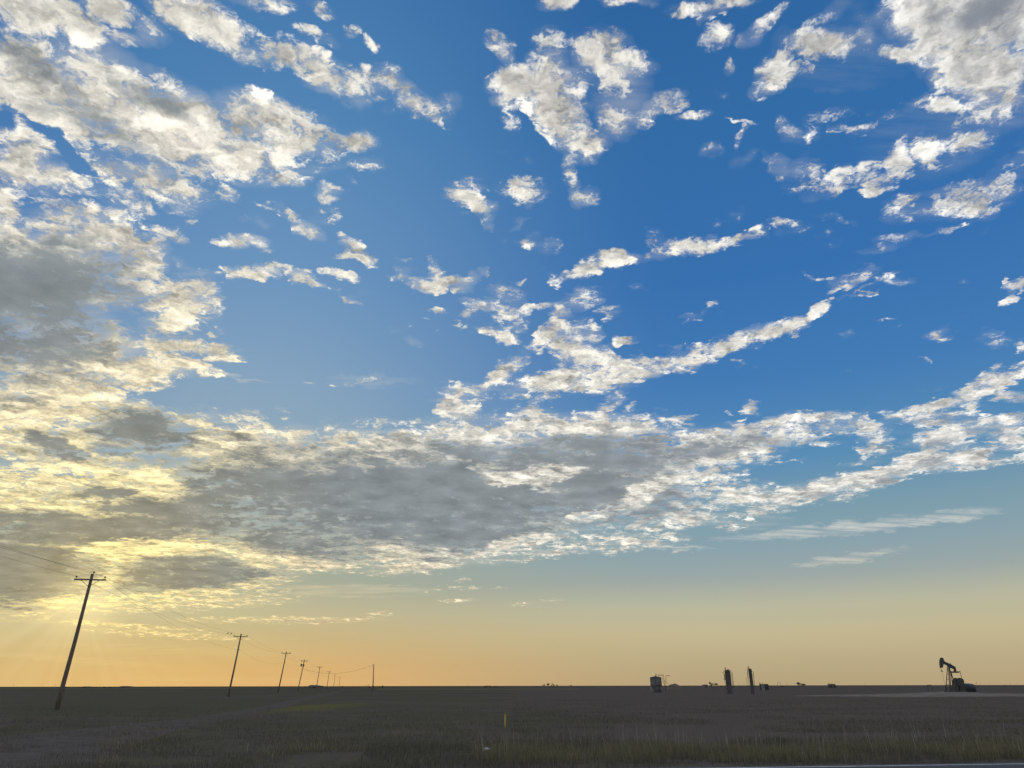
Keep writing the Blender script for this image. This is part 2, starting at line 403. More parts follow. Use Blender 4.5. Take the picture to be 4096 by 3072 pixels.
ux, uy, _ = sep(uv)
def patch(cov, drk, vei, box, depth):
    n = len(cov) + len(drk) + len(vei)
    if depth == 0 or n < 26:
        Cn = field(uv, cov, genm)
        Dn = field(uv, drk)
        Vn = field(uv, vei)
        pg = N.new('ShaderNodeGroup'); pg.node_tree = g
        for k, v in enumerate((Cn, Dn, Vn, nf, soft, fine, relief, streak, LIT, LITr, SHD, SKY, glowc)):
            setin(pg, k, v)
        b_ = N.new('ShaderNodeBackground')
        Lk.new(pg.outputs[0], b_.inputs[0])
        return b_.outputs[0]
    best = None
    allb = cov + drk + vei
    for ax in (0, 1):
        lo, hi = box[2 * ax], box[2 * ax + 1]
        for t in np.linspace(lo, hi, 22)[1:-1]:
            nl = sum(1 for s_ in allb if s_[3][2 * ax] < t)
            nr = sum(1 for s_ in allb if s_[3][2 * ax + 1] > t)
            c = max(nl, nr) + .2 * (nl + nr)
            if best is None or c < best[0]:
                best = (c, ax, t)
    _, ax, t = best
    L_ = [[s_ for s_ in f if s_[3][2 * ax] < t] for f in (cov, drk, vei)]
    R_ = [[s_ for s_ in f if s_[3][2 * ax + 1] > t] for f in (cov, drk, vei)]
    bl = list(box); br = list(box)
    bl[2 * ax + 1] = t; br[2 * ax] = t
    m = N.new('ShaderNodeMixShader')
    Lk.new(math_('GREATER_THAN', ux if ax == 0 else uy, float(t)), m.inputs[0])
    Lk.new(patch(*L_, bl, depth - 1), m.inputs[1])
    Lk.new(patch(*R_, br, depth - 1), m.inputs[2])
    return m.outputs[0]

wo = N.new('ShaderNodeOutputWorld')
Lk.new(patch(prep(COVER, .22, 1.03), prep(DARK, None, 1.42), prep(VEIL, None, 1.2), [-.8, .8, 0.0, .95], 5), wo.inputs[0])

# ------------------------------------------------------------------ sun
sl = bpy.data.lights.new('sun', 'SUN')
sl.energy = 0.5
sl.angle = R(4)
sl.color = (1.0, .80, .52)
so = bpy.data.objects.new('sun', sl)
COL.objects.link(so)
so.rotation_mode = 'QUATERNION'
so.rotation_quaternion = sund.to_track_quat('Z', 'Y')
so.location = (0, 0, 50)
#--GEOM--
# ------------------------------------------------------------------ helpers
def mat(name, col, rough=.85, var=.25, scale=3.0, col2=None, metal=0.0, island=False, bump=0.0, spec=.3, stretch=None, thr=(.35, .65)):
    m = bpy.data.materials.new(name)
    m.use_nodes = True
    t = m.node_tree
    b = t.nodes['Principled BSDF']
    b.inputs['Roughness'].default_value = rough
    b.inputs['Metallic'].default_value = metal
    b.inputs['Specular IOR Level'].default_value = spec
    c2 = col2 or tuple(min(1, c * (1 + var)) for c in col)
    c1 = col if col2 else tuple(c * (1 - var) for c in col)
    if island:
        gn = t.nodes.new('ShaderNodeNewGeometry')
        f = gn.outputs['Random Per Island']
    else:
        tcn = t.nodes.new('ShaderNodeTexCoord')
        v = tcn.outputs['Object']
        if stretch:
            v = vmath('MULTIPLY', v, stretch, tree=t)
        nz = noise(v, scale, 6, .62, tree=t)
        f = sstep(nz, thr[0], thr[1], tree=t)
        if bump:
            bp = t.nodes.new('ShaderNodeBump')
            bp.inputs['Strength'].default_value = bump
            bp.inputs['Distance'].default_value = .05
            t.links.new(nz, bp.inputs['Height'])
            t.links.new(bp.outputs[0], b.inputs['Normal'])
    t.links.new(mixc(f, c1 + (1,), c2 + (1,), tree=t), b.inputs['Base Color'])
    return m

class MB:
    """collects shapes for one mesh object"""
    def __init__(s):
        s.v = []; s.f = []
    def add(s, vs, fs):
        n = len(s.v)
        s.v += [tuple(v) for v in vs]
        s.f += [tuple(i + n for i in f) for f in fs]
        return s
    def box(s, c, size, rot=None):
        c = Vector(c); hx, hy, hz = [k / 2 for k in size]
        vs = [Vector((x * hx, y * hy, z * hz)) for x in (-1, 1) for y in (-1, 1) for z in (-1, 1)]
        if rot is not None:
            vs = [rot @ v for v in vs]
        return s.add([c + v for v in vs], [(0, 1, 3, 2), (4, 6, 7, 5), (0, 4, 5, 1), (2, 3, 7, 6), (0, 2, 6, 4), (1, 5, 7, 3)])
    def tube(s, pts, r, n=6, cap=True):
        pts = [Vector(p) for p in pts]
        rs = r if isinstance(r, (list, tuple)) else [r] * len(pts)
        vs = []; fs = []
        up = None
        for i, p in enumerate(pts):
            a = pts[max(0, i - 1)]; b = pts[min(len(pts) - 1, i + 1)]
            d = (b - a).normalized()
            if up is None:
                up = Vector((0, 0, 1)) if abs(d.z) < .9 else Vector((0, 1, 0))
            u = d.cross(up)
            if u.length < 1e-4:
                u = d.cross(Vector((1, 0, 0)))
            u.normalize()
            w = u.cross(d).normalized()
            up = w
            for k in range(n):
                t = 2 * pi * k / n
                vs.append(p + (u * cos(t) + w * sin(t)) * rs[i])
        for i in range(len(pts) - 1):
            for k in range(n):
                k2 = (k + 1) % n
                fs.append((i * n + k, i * n + k2, (i + 1) * n + k2, (i + 1) * n + k))
        if cap:
            fs.append(tuple(range(n - 1, -1, -1)))
            fs.append(tuple((len(pts) - 1) * n + k for k in range(n)))
        return s.add(vs, fs)
    def prism(s, poly, off):
        off = Vector(off); n = len(poly)
        a = [Vector(p) for p in poly]
        vs = [p - off / 2 for p in a] + [p + off / 2 for p in a]
        fs = [tuple(range(n)), tuple(range(2 * n - 1, n - 1, -1))]
        fs += [(k, n + k, n + (k + 1) % n, (k + 1) % n) for k in range(n)]
        return s.add(vs, fs)
    def lathe(s, c, prof, n=24):
        c = Vector(c); vs = []; fs = []
        for r, z in prof:
            for k in range(n):
                t = 2 * pi * k / n
                vs.append(c + Vector((r * cos(t), r * sin(t), z)))
        for i in range(len(prof) - 1):
            for k in range(n):
                k2 = (k + 1) % n
                fs.append((i * n + k, i * n + k2, (i + 1) * n + k2, (i + 1) * n + k))
        fs.append(tuple(range(n - 1, -1, -1)))
        fs.append(tuple((len(prof) - 1) * n + k for k in range(n)))
        return s.add(vs, fs)
    def build(s, name, m, parent=None, smooth=False):
        me = bpy.data.meshes.new(name)
        me.from_pydata(s.v, [], s.f)
        me.materials.append(m)
        if smooth:
            me.polygons.foreach_set('use_smooth', [True] * len(me.polygons))
        o = bpy.data.objects.new(name, me)
        COL.objects.link(o)
        if parent:
            o.parent = parent
            # meshes are modelled in the place's own metres; the thing's Empty carries the offset
            o.matrix_parent_inverse = Matrix.Translation(-Vector(parent['_o'])) if '_o' in parent else Matrix.Identity(4)
        return o

def tag(o, label=None, cat=None, group=None, kind=None):
    if label: o['label'] = label
    if cat: o['category'] = cat
    if group: o['group'] = group
    if kind: o['kind'] = kind
    return o

def thing(name, loc, label, cat, group=None, local=False):
    o = bpy.data.objects.new(name, None)
    COL.objects.link(o)
    o.empty_display_size = .3
    o.location = loc
    if not local:
        o['_o'] = tuple(loc)
    return tag(o, label, cat, group)

M_ = {}
M_['soil'] = None
# ------------------------------------------------------------------ ground
rng = np.random.default_rng(5)
def vnoise(x, y, s, seed):
    x = np.asarray(x) / s; y = np.asarray(y) / s
    xi = np.floor(x).astype(int); yi = np.floor(y).astype(int)
    fx = x - xi; fy = y - yi
    fx = fx * fx * (3 - 2 * fx); fy = fy * fy * (3 - 2 * fy)
    def h(a, b):
        n = (a * 374761393 + b * 668265263 + seed * 982451653) & 0x7fffffff
        n = ((n ^ (n >> 13)) * 1274126177) & 0x7fffffff
        return ((n ^ (n >> 16)) & 0xffff) / 65535.0
    return (h(xi, yi) * (1 - fx) + h(xi + 1, yi) * fx) * (1 - fy) + (h(xi, yi + 1) * (1 - fx) + h(xi + 1, yi + 1) * fx) * fy

def gz(x, y):
    r = np.hypot(x, y)
    a = np.clip((220 - r) / 160, 0, 1)
    return a * (vnoise(x, y, 9, 1) * .08 + vnoise(x, y, 2.3, 2) * .035 - .125)

def gzf(x, y):
    return float(gz(x, y))

def gmat():
    m = bpy.data.materials.new('prairie_ground')
    m.use_nodes = True
    t = m.node_tree
    b = t.nodes['Principled BSDF']
    b.inputs['Roughness'].default_value = 1.0
    b.inputs['Specular IOR Level'].default_value = 0.0
    tcn = t.nodes.new('ShaderNodeTexCoord')
    v = tcn.outputs['Object']
    big = noise(v, .035, 4, .6, tree=t)
    mid = noise(v, .28, 5, .65, tree=t)
    fin = noise(v, 2.4, 6, .7, tree=t)
    row = noise(vmath('MULTIPLY', v, (.06, .9, 1.0), tree=t), 1.0, 5, .65, tree=t)
    soil = mixc(sstep(fin, .38, .68, tree=t), (0.128, 0.106, 0.087, 1), (0.157, 0.132, 0.108, 1), tree=t)
    grass = mixc(sstep(fin, .35, .7, tree=t), (0.106, 0.098, 0.066, 1), (0.137, 0.127, 0.082, 1), tree=t)
    x_ = sep(v, tree=t)[0]
    side = sstep(x_, -6.0, 8.0, .13, -.07, tree=t)
    gmix = sstep(math_('ADD', math_('ADD', big, side, tree=t), math_('MULTIPLY', mid, .35, tree=t), tree=t), .66, .84, tree=t)
    c = mixc(gmix, soil, grass, tree=t)
    pc = ground(1250, 2826)
    pv = vmath('MULTIPLY', vmath('SUBTRACT', v, tuple(pc), tree=t), (.16, .035, 0), tree=t)
    pm = math_('SUBTRACT', math_('MULTIPLY', mid, 1.6, tree=t), vmath('LENGTH', pv, tree=t), tree=t)
    c = mixc(math_('MULTIPLY', sstep(pm, .0, .7, tree=t), .8, tree=t), c, (.175, .165, .06, 1), tree=t)
    c = mixc(math_('MULTIPLY', sstep(row, .56, .72, tree=t), .3, tree=t), c, (0.177, 0.148, 0.122, 1), tree=t)
    t.links.new(c, b.inputs['Base Color'])
    bp = t.nodes.new('ShaderNodeBump')
    bp.inputs['Strength'].default_value = .5
    bp.inputs['Distance'].default_value = .06
    t.links.new(fin, bp.inputs['Height'])
    t.links.new(bp.outputs[0], b.inputs['Normal'])
    return m

def ground_sheet():
    radii = [0.0] + [1.2 * 1.062 ** k for k in range(175)]
    radii = [r for r in radii if r < 26000] + [26000]
    na = 300
    vs = [(0, 0, gzf(0.01, 0.01))]
    for r in radii[1:]:
        a = np.arange(na) * 2 * pi / na
        X = r * np.cos(a); Y = r * np.sin(a)
        Z = gz(X, Y)
        vs += list(zip(X.tolist(), Y.tolist(), Z.tolist()))
    fs = [(0, 1 + k, 1 + (k + 1) % na) for k in range(na)]
    for i in range(len(radii) - 2):
        o1 = 1 + i * na; o2 = o1 + na
        fs += [(o1 + k, o2 + k, o2 + (k + 1) % na, o1 + (k + 1) % na) for k in range(na)]
    mb = MB(); mb.v = vs; mb.f = fs
    return tag(mb.build('ground', gmat(), smooth=True), 'dark flat prairie field running to the horizon', kind='structure')
ground_sheet()

def strip(name, left, right, m, lift, label, across=8, along=3.0):
    """a sheet between two edge lines, laid over the ground"""
    vs = []; fs = []
    rows = []
    for i in range(len(left) - 1):
        d = max((left[i + 1] - left[i]).length, (right[i + 1] - right[i]).length)
        n = max(1, min(40, int(d / along)))
        for k in range(n):
            t = k / n
            rows.append((left[i].lerp(left[i + 1], t), right[i].lerp(right[i + 1], t)))
    rows.append((left[-1], right[-1]))
    for a, b in rows:
        for k in range(across + 1):
            p = a.lerp(b, k / across)
            edge = min(k, across - k)
            vs.append((p.x, p.y, gzf(p.x, p.y) + (lift if edge else -.02)))
    w = across + 1
    for i in range(len(rows) - 1):
        for k in range(across):
            fs.append((i * w + k, i * w + k + 1, (i + 1) * w + k + 1, (i + 1) * w + k))
    mb = MB(); mb.v = vs; mb.f = fs
    o = mb.build(name, m, smooth=True)
    return tag(o, label, kind='structure')

gravel = mat('gravel_dirt', (0.127, 0.106, 0.089), 1, col2=(0.159, 0.135, 0.115), scale=1.4, bump=.4, spec=0)
padm = mat('pad_caliche', (0.180, 0.150, 0.120), 1, col2=(0.300, 0.264, 0.222), scale=.35, spec=0)
greenf = mat('green_strip', (0.144, 0.130, 0.076), 1, col2=(0.200, 0.180, 0.100), scale=.05, stretch=(1, 4, 1), spec=0)
LE = [(1384,2758),(1370,2761),(1230,2783),(1107,2810),(950,2838),(740,2868),(480,2895),(200,2920),(0,2935),(-300,2955),(-700,2990)]
RE = [(1389,2758),(1384,2762),(1325,2779),(1230,2800),(1110,2835),(980,2862),(840,2895),(700,2925),(560,2975),(420,3040),(250,3130)]
strip('dirt_road', [ground(*p) for p in LE], [ground(*p) for p in RE], gravel, .03, 'pale dirt road beside the power poles')
PT = [(3180,2783),(3330,2780),(3480,2777),(3640,2772),(3720,2768),(3800,2764),(3880,2768),(3960,2773),(4300,2775)]
PB = [(3180,2784),(3330,2784),(3500,2786),(3640,2788),(3720,2788),(3800,2788),(3880,2787),(3960,2786),(4300,2785)]
strip('gravel_pad', [ground(*p) for p in PT], [ground(*p) for p in PB], padm, .06, 'pale gravel pad round the pumpjack')
strip('field_strip', [ground(x, 2754.5) for x in (1520,1800,2000,2330)], [ground(x, 2759) for x in (1500,1800,2000,2300)], greenf, .02, 'paler green strip of field beyond the track', along=30)
strip('field_strip', [ground(x, 2752) for x in (-100,300,600,900)], [ground(x, 2754.5) for x in (-200,300,600,980)], greenf, .02, 'paler strip of crop far out on the left', along=30)

# highway along the bottom edge
A0 = ground(3039, 3070, .035); A1 = ground(4096, 3055, .035); A0.z = A1.z = 0
hd = (A1 - A0).normalized(); hn = Vector((hd.y, -hd.x, 0))      # towards the camera
asphalt = mat('asphalt', (.045, .046, .048), .75, col2=(.075, .075, .076), scale=5, spec=.4)
paint = mat('road_paint', (.50, .50, .50), .6, col2=(.72, .72, .70), scale=5)
def band(name, o0, o1, m, z, label):
    mb = MB(); vs = []; fs = []
    n = 60
    for k in range(n + 1):
        c = A0 + hd * (-120 + 240 * k / n)
        for o_ in (o0, o1):
            p = c + hn * o_
            vs.append((p.x, p.y, z))
    for k in range(n):
        fs.append((2 * k, 2 * k + 1, 2 * k + 3, 2 * k + 2))
    mb.v = vs; mb.f = fs
    return mb.build(name, m)
hw = band('highway', -.35, 8.6, asphalt, .030, '')
tag(hw, 'asphalt highway crossing the near right corner', kind='structure')
ln = band('edge_line', -.055, .055, paint, .035, ''); ln.parent = hw
ln = band('centre_line', 3.55, 3.68, mat('yellow_paint', (.45, .32, .05), .6, .1), .035, ''); ln.parent = hw
ln = band('edge_line', 7.3, 7.42, paint, .035, ''); ln.parent = hw

# ------------------------------------------------------------------ grass
def blades(name, pts, hmin, hmax, w, m, label, lean=.35, seed=1):
    rg = np.random.default_rng(seed)
    n = len(pts)
    bt = ground(1945, 2992)
    pts = pts[~((np.abs(pts[:, 0] - bt.x) < .22) & (pts[:, 1] < bt.y + .15) & (pts[:, 1] > bt.y - 2.4))]
    n = len(pts)
    x, y = pts[:, 0], pts[:, 1]
    z = gz(x, y) - .01
    h = rg.uniform(hmin, hmax, n) * (.6 + .6 * vnoise(x, y, 1.3, 9))
    t = rg.uniform(0, 2 * pi, n); L = rg.uniform(0, lean, n) * h
    dx, dy = np.cos(t) * L, np.sin(t) * L
    a = rg.uniform(0, pi, n); wx, wy = np.cos(a) * w / 2, np.sin(a) * w / 2
    V = np.empty((n, 5, 3))
    V[:, 0] = np.stack([x - wx, y - wy, z], 1); V[:, 1] = np.stack([x + wx, y + wy, z], 1)
    V[:, 2] = np.stack([x + dx * .35 + wx * .8, y + dy * .35 + wy * .8, z + h * .55], 1)
    V[:, 3] = np.stack([x + dx * .35 - wx * .8, y + dy * .35 - wy * .8, z + h * .55], 1)
    V[:, 4] = np.stack([x + dx, y + dy, z + h], 1)
    me = bpy.data.meshes.new(name)
    base = np.arange(n)[:, None] * 5
    me.vertices.add(n * 5); me.vertices.foreach_set('co', V.ravel())
    loops = np.concatenate([base + np.array([0, 1, 2, 3]), base + np.array([3, 2, 4])], 1).ravel()
    me.loops.add(len(loops)); me.loops.foreach_set('vertex_index', loops.astype(np.int32))
    me.polygons.add(n * 2)
    ls = (np.arange(n)[:, None] * 7 + np.array([0, 4])).ravel()
    me.polygons.foreach_set('loop_start', ls.astype(np.int32))
    me.update(calc_edges=True)
    me.materials.append(m)
    o = bpy.data.objects.new(name, me); COL.objects.link(o)
    return tag(o, label, 'grass', kind='stuff')

def scatter(n, xr, yr, seed, clump=None, cs=2.0):
    rg = np.random.default_rng(seed)
    # thin out with distance, as the picture does
    y = yr[0] * (yr[1] / yr[0]) ** rg.random(n * 3)
    xs = rg.random(n * 3)
    x = (xr[0] + (xr[1] - xr[0]) * xs) * (y / yr[0])
    keep = rg.random(n * 3) < (1 if clump is None else np.clip((vnoise(x, y, cs, seed + 3) - clump) * 3, 0, 1))
    p = np.stack([x, y], 1)[keep]
    return p[:n]

g_dark = mat('grass_dark', (0.118, 0.108, 0.081), .9, island=True, col2=(0.184, 0.167, 0.118), spec=.1)
g_dry = mat('grass_dry', (0.170, 0.149, 0.085), .9, island=True, col2=(0.306, 0.264, 0.153), spec=.1)
g_straw = mat('grass_straw', (.26, .25, .19), .8, island=True, col2=(.50, .47, .36), spec=.1)
# the tall band beyond the highway shoulder
def band_pts(n, o0, o1, s0, s1, seed, clump, cs):
    rg = np.random.default_rng(seed)
    o_ = rg.uniform(o0, o1, n * 3); s_ = rg.uniform(s0, s1, n * 3)
    x = A0.x + hd.x * s_ - hn.x * o_; y = A0.y + hd.y * s_ - hn.y * o_
    keep = rg.random(n * 3) < np.clip((vnoise(x, y, cs, seed) - clump) * 2.5, 0, 1)
    return np.stack([x, y], 1)[keep][:n]
blades('grass', band_pts(30000, 2.2, 6.5, -6.0, 26, 3, .25, 1.1), .12, .42, .012, g_dry, 'tall pale roadside grass beyond the highway', .5, 3)
blades('grass', band_pts(26000, 1.0, 9.0, -9.0, 28, 4, .15, 1.6), .08, .30, .012, g_dark, 'short dark roadside grass beyond the highway', .6, 4)
blades('grass', band_pts(420, 2.0, 8.5, -6, 24, 6, .2, 1.5), .45, .85, .010, g_straw, 'thin straw stalks standing above the roadside grass', .3, 6)
blades('grass', scatter(42000, (-13.5, 2.0), (15.5, 70), 7, .3, 1.7), .06, .22, .012, g_dark, 'short dark grass on the left foreground', .6, 7)
blades('grass', scatter(9000, (-8.0, 0.5), (15.5, 40), 8, .58, 2.2), .08, .26, .012, g_dry, 'dry yellowish grass tufts on the left foreground', .6, 8)
blades('grass', scatter(30000, (0, 19), (24, 110), 9, .45, 3.0), .06, .20, .018, g_dark, 'low grass clumps over the right hand field', .6, 9)
blades('grass', scatter(3000, (-1, 20), (26, 90), 10, .55, 4.0), .06, .22, .018, g_dry, 'dry stubble over the right hand field', .6, 10)
sp = [(530,2900),(548,2905),(560,2890),(425,2925),(405,2950),(455,2915),(515,2938),(1052,3003),(1072,3010),(1090,3022),(1000,2985),(965,2978),(990,2990),(850,2960),(1965,2968),(470,2990),(780,3010),(560,2938),(860,3000)]
blades('grass', np.array([ground(*p).xy[:] for p in sp]), .18, .42, .010, g_straw, 'pale dead stalks scattered on the left foreground', .9, 11)

# ------------------------------------------------------------------ power line
wood = mat('weathered_wood', (0.150, 0.115, 0.089), .9, col2=(0.240, 0.189, 0.150), scale=2.0, stretch=(6, 6, 1), spec=.1)
iron = mat('galvanised_iron', (.07, .07, .072), .6, .2, metal=.3)
porc = mat('insulator_glaze', (.05, .04, .04), .35, .2)
wirem = mat('wire_metal', (.05, .048, .045), .6, .1)
PX = [((370,2296),(250,2748)),((965,2535),(921,2748)),((1146,2606),(1117,2746)),((1218,2638),(1195,2745)),((1280,2664),(1266.8,2744.5)),((1317.6,2684),(1308.5,2744.5)),((1340,2698),(1335,2744.5)),((1359.4,2707),(1356.7,2744.5))]
poles = []
for (t_, h_) in PX:
    dr = ray(*t_)
    Y = (11.0 - EYE) / (dr.z / dr.y)
    T = at(*t_, Y); H_ = at(*h_, Y)
    B = T + (H_ - T) * (T.z / (T.z - H_.z))
    poles.append((B, T))
step = (poles[2][0] - poles[0][0]) / 2
poles.insert(0, (poles[0][0] - step, poles[0][0] - step + Vector((.3, 0, 11.0))))
ldir = step.normalized(); arm_dir = Vector((ldir.y, -ldir.x, 0))
if arm_dir.x < 0: arm_dir = -arm_dir
plabels = ['wooden power pole beyond the left edge carrying the three wires', 'tall leaning wooden power pole, nearest and largest, with crossarm and three insulators',
 'leaning wooden power pole with crossarm beside the two perched birds', 'leaning power pole just left of the pole with transformers',
 'leaning power pole carrying two drum transformers below its crossarm', 'power pole standing in front of the low barn roof',
 'fourth power pole from the end of the line, right of the barn', 'power pole with its crossarm tilted steeply', 'farthest and smallest power pole of the line, with level crossarm']
plabels[6] = 'small power pole between the barn and the pole with tilted crossarm'
W_L, W_R, W_C = [], [], []
for i, (B, T) in enumerate(poles):
    o = thing('power_pole', B, plabels[i], 'power pole', 'leaning power poles along the dirt road')
    ax = (T - B).normalized()
    base = B - ax * .5
    MB().tube([base, B + ax * 2, B.lerp(T, .5) + Vector((.03, 0, 0)), T], [.19, .18, .155, .12], 10).build('pole_shaft', wood, o, True)
    roll = [0, 0, -.02, -.03, -.04, -.02, -.02, .62, 0][i]
    ad = (arm_dir + Vector((0, 0, roll))).normalized()
    hl = 1.32
    ca = T - ax * .52 - ldir * .17
    ca0 = ca
    up = Vector((0, 0, 1))
    rot = Matrix((ad, ldir, ad.cross(ldir))).transposed()
    MB().box(ca, (2 * hl, .10, .13), rot).build('crossarm', wood, o)
    for sgn in (-1, 1):
        MB().tube([ca + ad * sgn * .72 - up * .07, T - ax * 1.12 - ldir * .12], .022, 5).build('brace', iron, o)
        pb = ca + ad * sgn * (hl - .14) + up * .065
        ins = MB().tube([pb, pb + up * .12], .014, 5)
        ins.lathe(pb + up * .10, [(.02, 0), (.075, .01), (.08, .05), (.045, .07), (.07, .08), (.07, .12), (.03, .15)], 8)
        ins.build('insulator', porc, o, True)
        (W_L if sgn < 0 else W_R).append(pb + up * .22)
    if i in (0, 1):
        pb = T
        ins = MB().tube([pb - up * .2 + ad * .10, pb + up * .10 + ad * .10], .016, 5)
        ins.lathe(pb + up * .08 + ad * .10, [(.02, 0), (.075, .01), (.08, .05), (.045, .07), (.07, .08), (.07, .12), (.03, .15)], 8)
        ins.build('insulator', porc, o, True)
        W_C.append(pb + up * .2 + ad * .10)
    else:
        pb = T - ax * 2.9 + ad * .18
        MB().tube([pb - ad * .16, pb + ad * .06], .03, 6).tube([pb - up * .07, pb + up * .07], .05, 8).build('wire_bracket', iron, o)
        W_C.append(pb + ad * .06)
    if i == 4:
        for dx, dz in ((-.72, 2.05), (.14, 2.1)):
            c = T - ax * dz + ad * dx - ldir * .45 * (dx > 0)
            tr = MB().lathe(c - up * .45, [(.27, 0), (.29, .04), (.29, .80), (.24, .86), (.10, .90)], 14).build('transformer', iron, o, True)
            MB().lathe(c + up * .43 + ad * .1, [(.04, 0), (.07, .05), (.04, .09), (.07, .13), (.03, .2)], 8).build('bushing', porc, tr, True).matrix_parent_inverse = Matrix.Identity(4)
        MB().box(T - ax * 1.75 - ad * .35, (.9, .06, .08)).build('hanger_bar', iron, o)
        for sgn in (-1, 1):
            c = ca + ad * sgn * .9 - up * .1
            MB().tube([c, c - up * .32], .05, 6).build('fuse_cutout', porc, o)

def span(a, b, sag, n=20):
    return [a.lerp(b, k / n) - Vector((0, 0, 4 * sag * (k / n) * (1 - k / n))) for k in range(n + 1)]
def wire(name, pts, sag, r, label):
    allp = []
    for a, b in zip(pts[:-1], pts[1:]):
        s_ = span(a, b, sag)
        allp += s_ if not allp else s_[1:]
    return tag(MB().tube(allp, r, 5).build(name, wirem), label, 'wire', 'wires of the power line')
wire('overhead_wire', W_L, .9, .008, 'thin overhead wire on the left ends of the crossarms, under the birds')
wire('overhead_wire', W_R, .9, .008, 'thin overhead wire on the right ends of the crossarms')
wire('overhead_wire', W_C, 1.25, .008, 'thin overhead wire leaving the top of the nearest pole')

# service pole on the right of the track
dr = ray(1495, 2656)
Ys = (9.0 - EYE) / (dr.z / dr.y)
T = at(1495, 2656, Ys); Hh = at(1491.7, 2744.5, Ys)
B = T + (Hh - T) * (T.z / (T.z - Hh.z))
o = thing('service_pole', B, 'bare upright wooden pole without crossarm at the end of the sagging cable', 'service pole')
MB().tube([B - Vector((0, 0, .5)), B.lerp(T, .5), T], [.17, .15, .12], 10).build('pole_shaft', wood, o, True)
MB().tube([T - Vector((.0, 0, .25)), T + Vector((-.35, 0, -.32)), T + Vector((-.75, 0, -.52)), T + Vector((-1.0, 0, -.62)), T + Vector((-.75, 0, -.72)), T + Vector((-.35, 0, -1.2)), T + Vector((-.1, 0, -1.4))], .025, 5).build('cable_drip_loop', wirem, o)
MB().tube([T + Vector((.1, 0, -.9)), T + Vector((.38, 0, -1.1)), T + Vector((.38, 0, -1.7)), T + Vector((.1, 0, -1.9))], .022, 5).build('cable_drip_loop', wirem, o)
MB().tube([T + Vector((.13, 0, -1.9)), B + Vector((.2, 0, 1.2))], .03, 5).box(B + Vector((.26, -.1, 1.5)), (.3, .2, .5)).build('meter_conduit', iron, o)
cab = span(poles[4][1] - (poles[4][1] - poles[4][0]).normalized() * 3.2, T + Vector((-1.0, 0, -.62)), 2.1, 36)
tag(MB().tube(cab, .028, 5).build('service_cable', wirem), 'thick cable sagging from the transformer pole to the bare pole', 'cable')

# birds on the left wire
def proj(p):
    v = q.inverted() @ (Vector(p) - Vector((0, 0, EYE)))
    return 2048 + v.x / -v.z * FPX, 1536 - v.y / -v.z * FPX
feather = mat('dark_feathers', (.03, .03, .032), .7, .2)
s_ = span(W_L[1], W_L[2], .9, 400)
for tx, lab in ((911, 'dark bird perched on the wire, farther from the pole'), (925, 'dark bird perched on the wire, nearer the pole')):
    p = min(s_, key=lambda c: abs(proj(c)[0] - tx))
    o = thing('bird', p + Vector((0, 0, .01)), lab, 'bird', 'two birds on the wire')
    f = Vector((.95, .2, .30)).normalized()
    u = Vector((0, 0, 1)); sd = f.cross(u).normalized(); u2 = sd.cross(f)
    prof = [(-.23, -.03, .012), (-.17, -.02, .022), (-.11, 0, .035), (-.06, .01, .062), (0, .02, .078), (.06, .035, .07), (.10, .06, .05), (.125, .085, .042), (.155, .10, .038), (.18, .10, .022), (.20, .097, .008), (.225, .092, .002)]
    c0 = p + Vector((0, 0, .13))
    MB().tube([c0 + f * a + u2 * b for a, b, c in prof], [c for a, b, c in prof], 10).build('body', feather, o, True)
    for sgn in (-1, 1):
        MB().tube([c0 - Vector((0, 0, .05)) + sd * .025 * sgn, p + sd * .02 * sgn + Vector((0, 0, .012)), p + f * .03 + sd * .02 * sgn + Vector((0, 0, .012))], .006, 4).build('leg', feather, o)
    for sgn in (-1, 1):
        w = [c0 + sd * sgn * .06 + f * .06 + u2 * .05, c0 + sd * sgn * .078 + u2 * .03, c0 + sd * sgn * .05 - f * .12 + u2 * .015, c0 + sd * sgn * .02 - f * .19]
        MB().tube(w, [.02, .032, .02, .004], 6).build('wing', feather, o, True)

# ------------------------------------------------------------------ oil lease: tanks
paintw = mat('worn_tank_paint', (0.060, 0.059, 0.058), .6, col2=(0.168, 0.160, 0.143), scale=.75, stretch=(1.2, 1.2, .5), spec=.3, thr=(.38, .62))
black = mat('black_steel', (0.090, 0.081, 0.075), .8, .2, spec=.1)
rust = mat('rusty_pipe', (.075, .05, .032), .8, .25)
def P3(X, Y, D, x0, y0, k):
    return at(x0 + X / k, y0 + Y / k, D)
def pipe(o, pts, r, name='pipe', m=None, D=None, fr=None, n=6):
    return MB().tube([P3(a, b, D, *fr) for a, b in pts], r, n).build(name, m or rust, o)

D1 = ground(2625, 2769.5).y
fr = (2550, 2660, 11.06)
l = P3(575, 555, D1, *fr); r_ = P3(1078, 555, D1, *fr)
cx = (l.x + r_.x) / 2; rad = (r_.x - l.x) / 2; zt = l.z
o = thing('storage_tank', (cx, D1 + rad, 0), 'wide stained pale steel storage tank, largest of the tanks', 'storage tank')
c0 = Vector((cx + .12, D1 + rad, 0))
MB().lathe(c0, [(rad, -.1), (rad, .05), (rad + .04, .06), (rad + .04, .14), (rad, .15), (rad, zt * .5), (rad + .015, zt * .5 + .02), (rad, zt * .5 + .05), (rad, zt)], 40).build('shell', paintw, o, True)
MB().lathe(c0, [(rad + .05, zt), (rad + .05, zt + .05), (.3, zt + .33), (.25, zt + .45), (.05, zt + .46)], 40).build('roof', paintw, o)
hs = MB().box(c0 + Vector((.5, -rad, .5)), (.7, .1, .8)).build('manway_hatch', black, o)
pipe(o, [(800, 530), (808, 440)], .07, D=D1 + rad, fr=fr)
pipe(o, [(810, 440), (812, 365)], .035, D=D1 + rad, fr=fr)
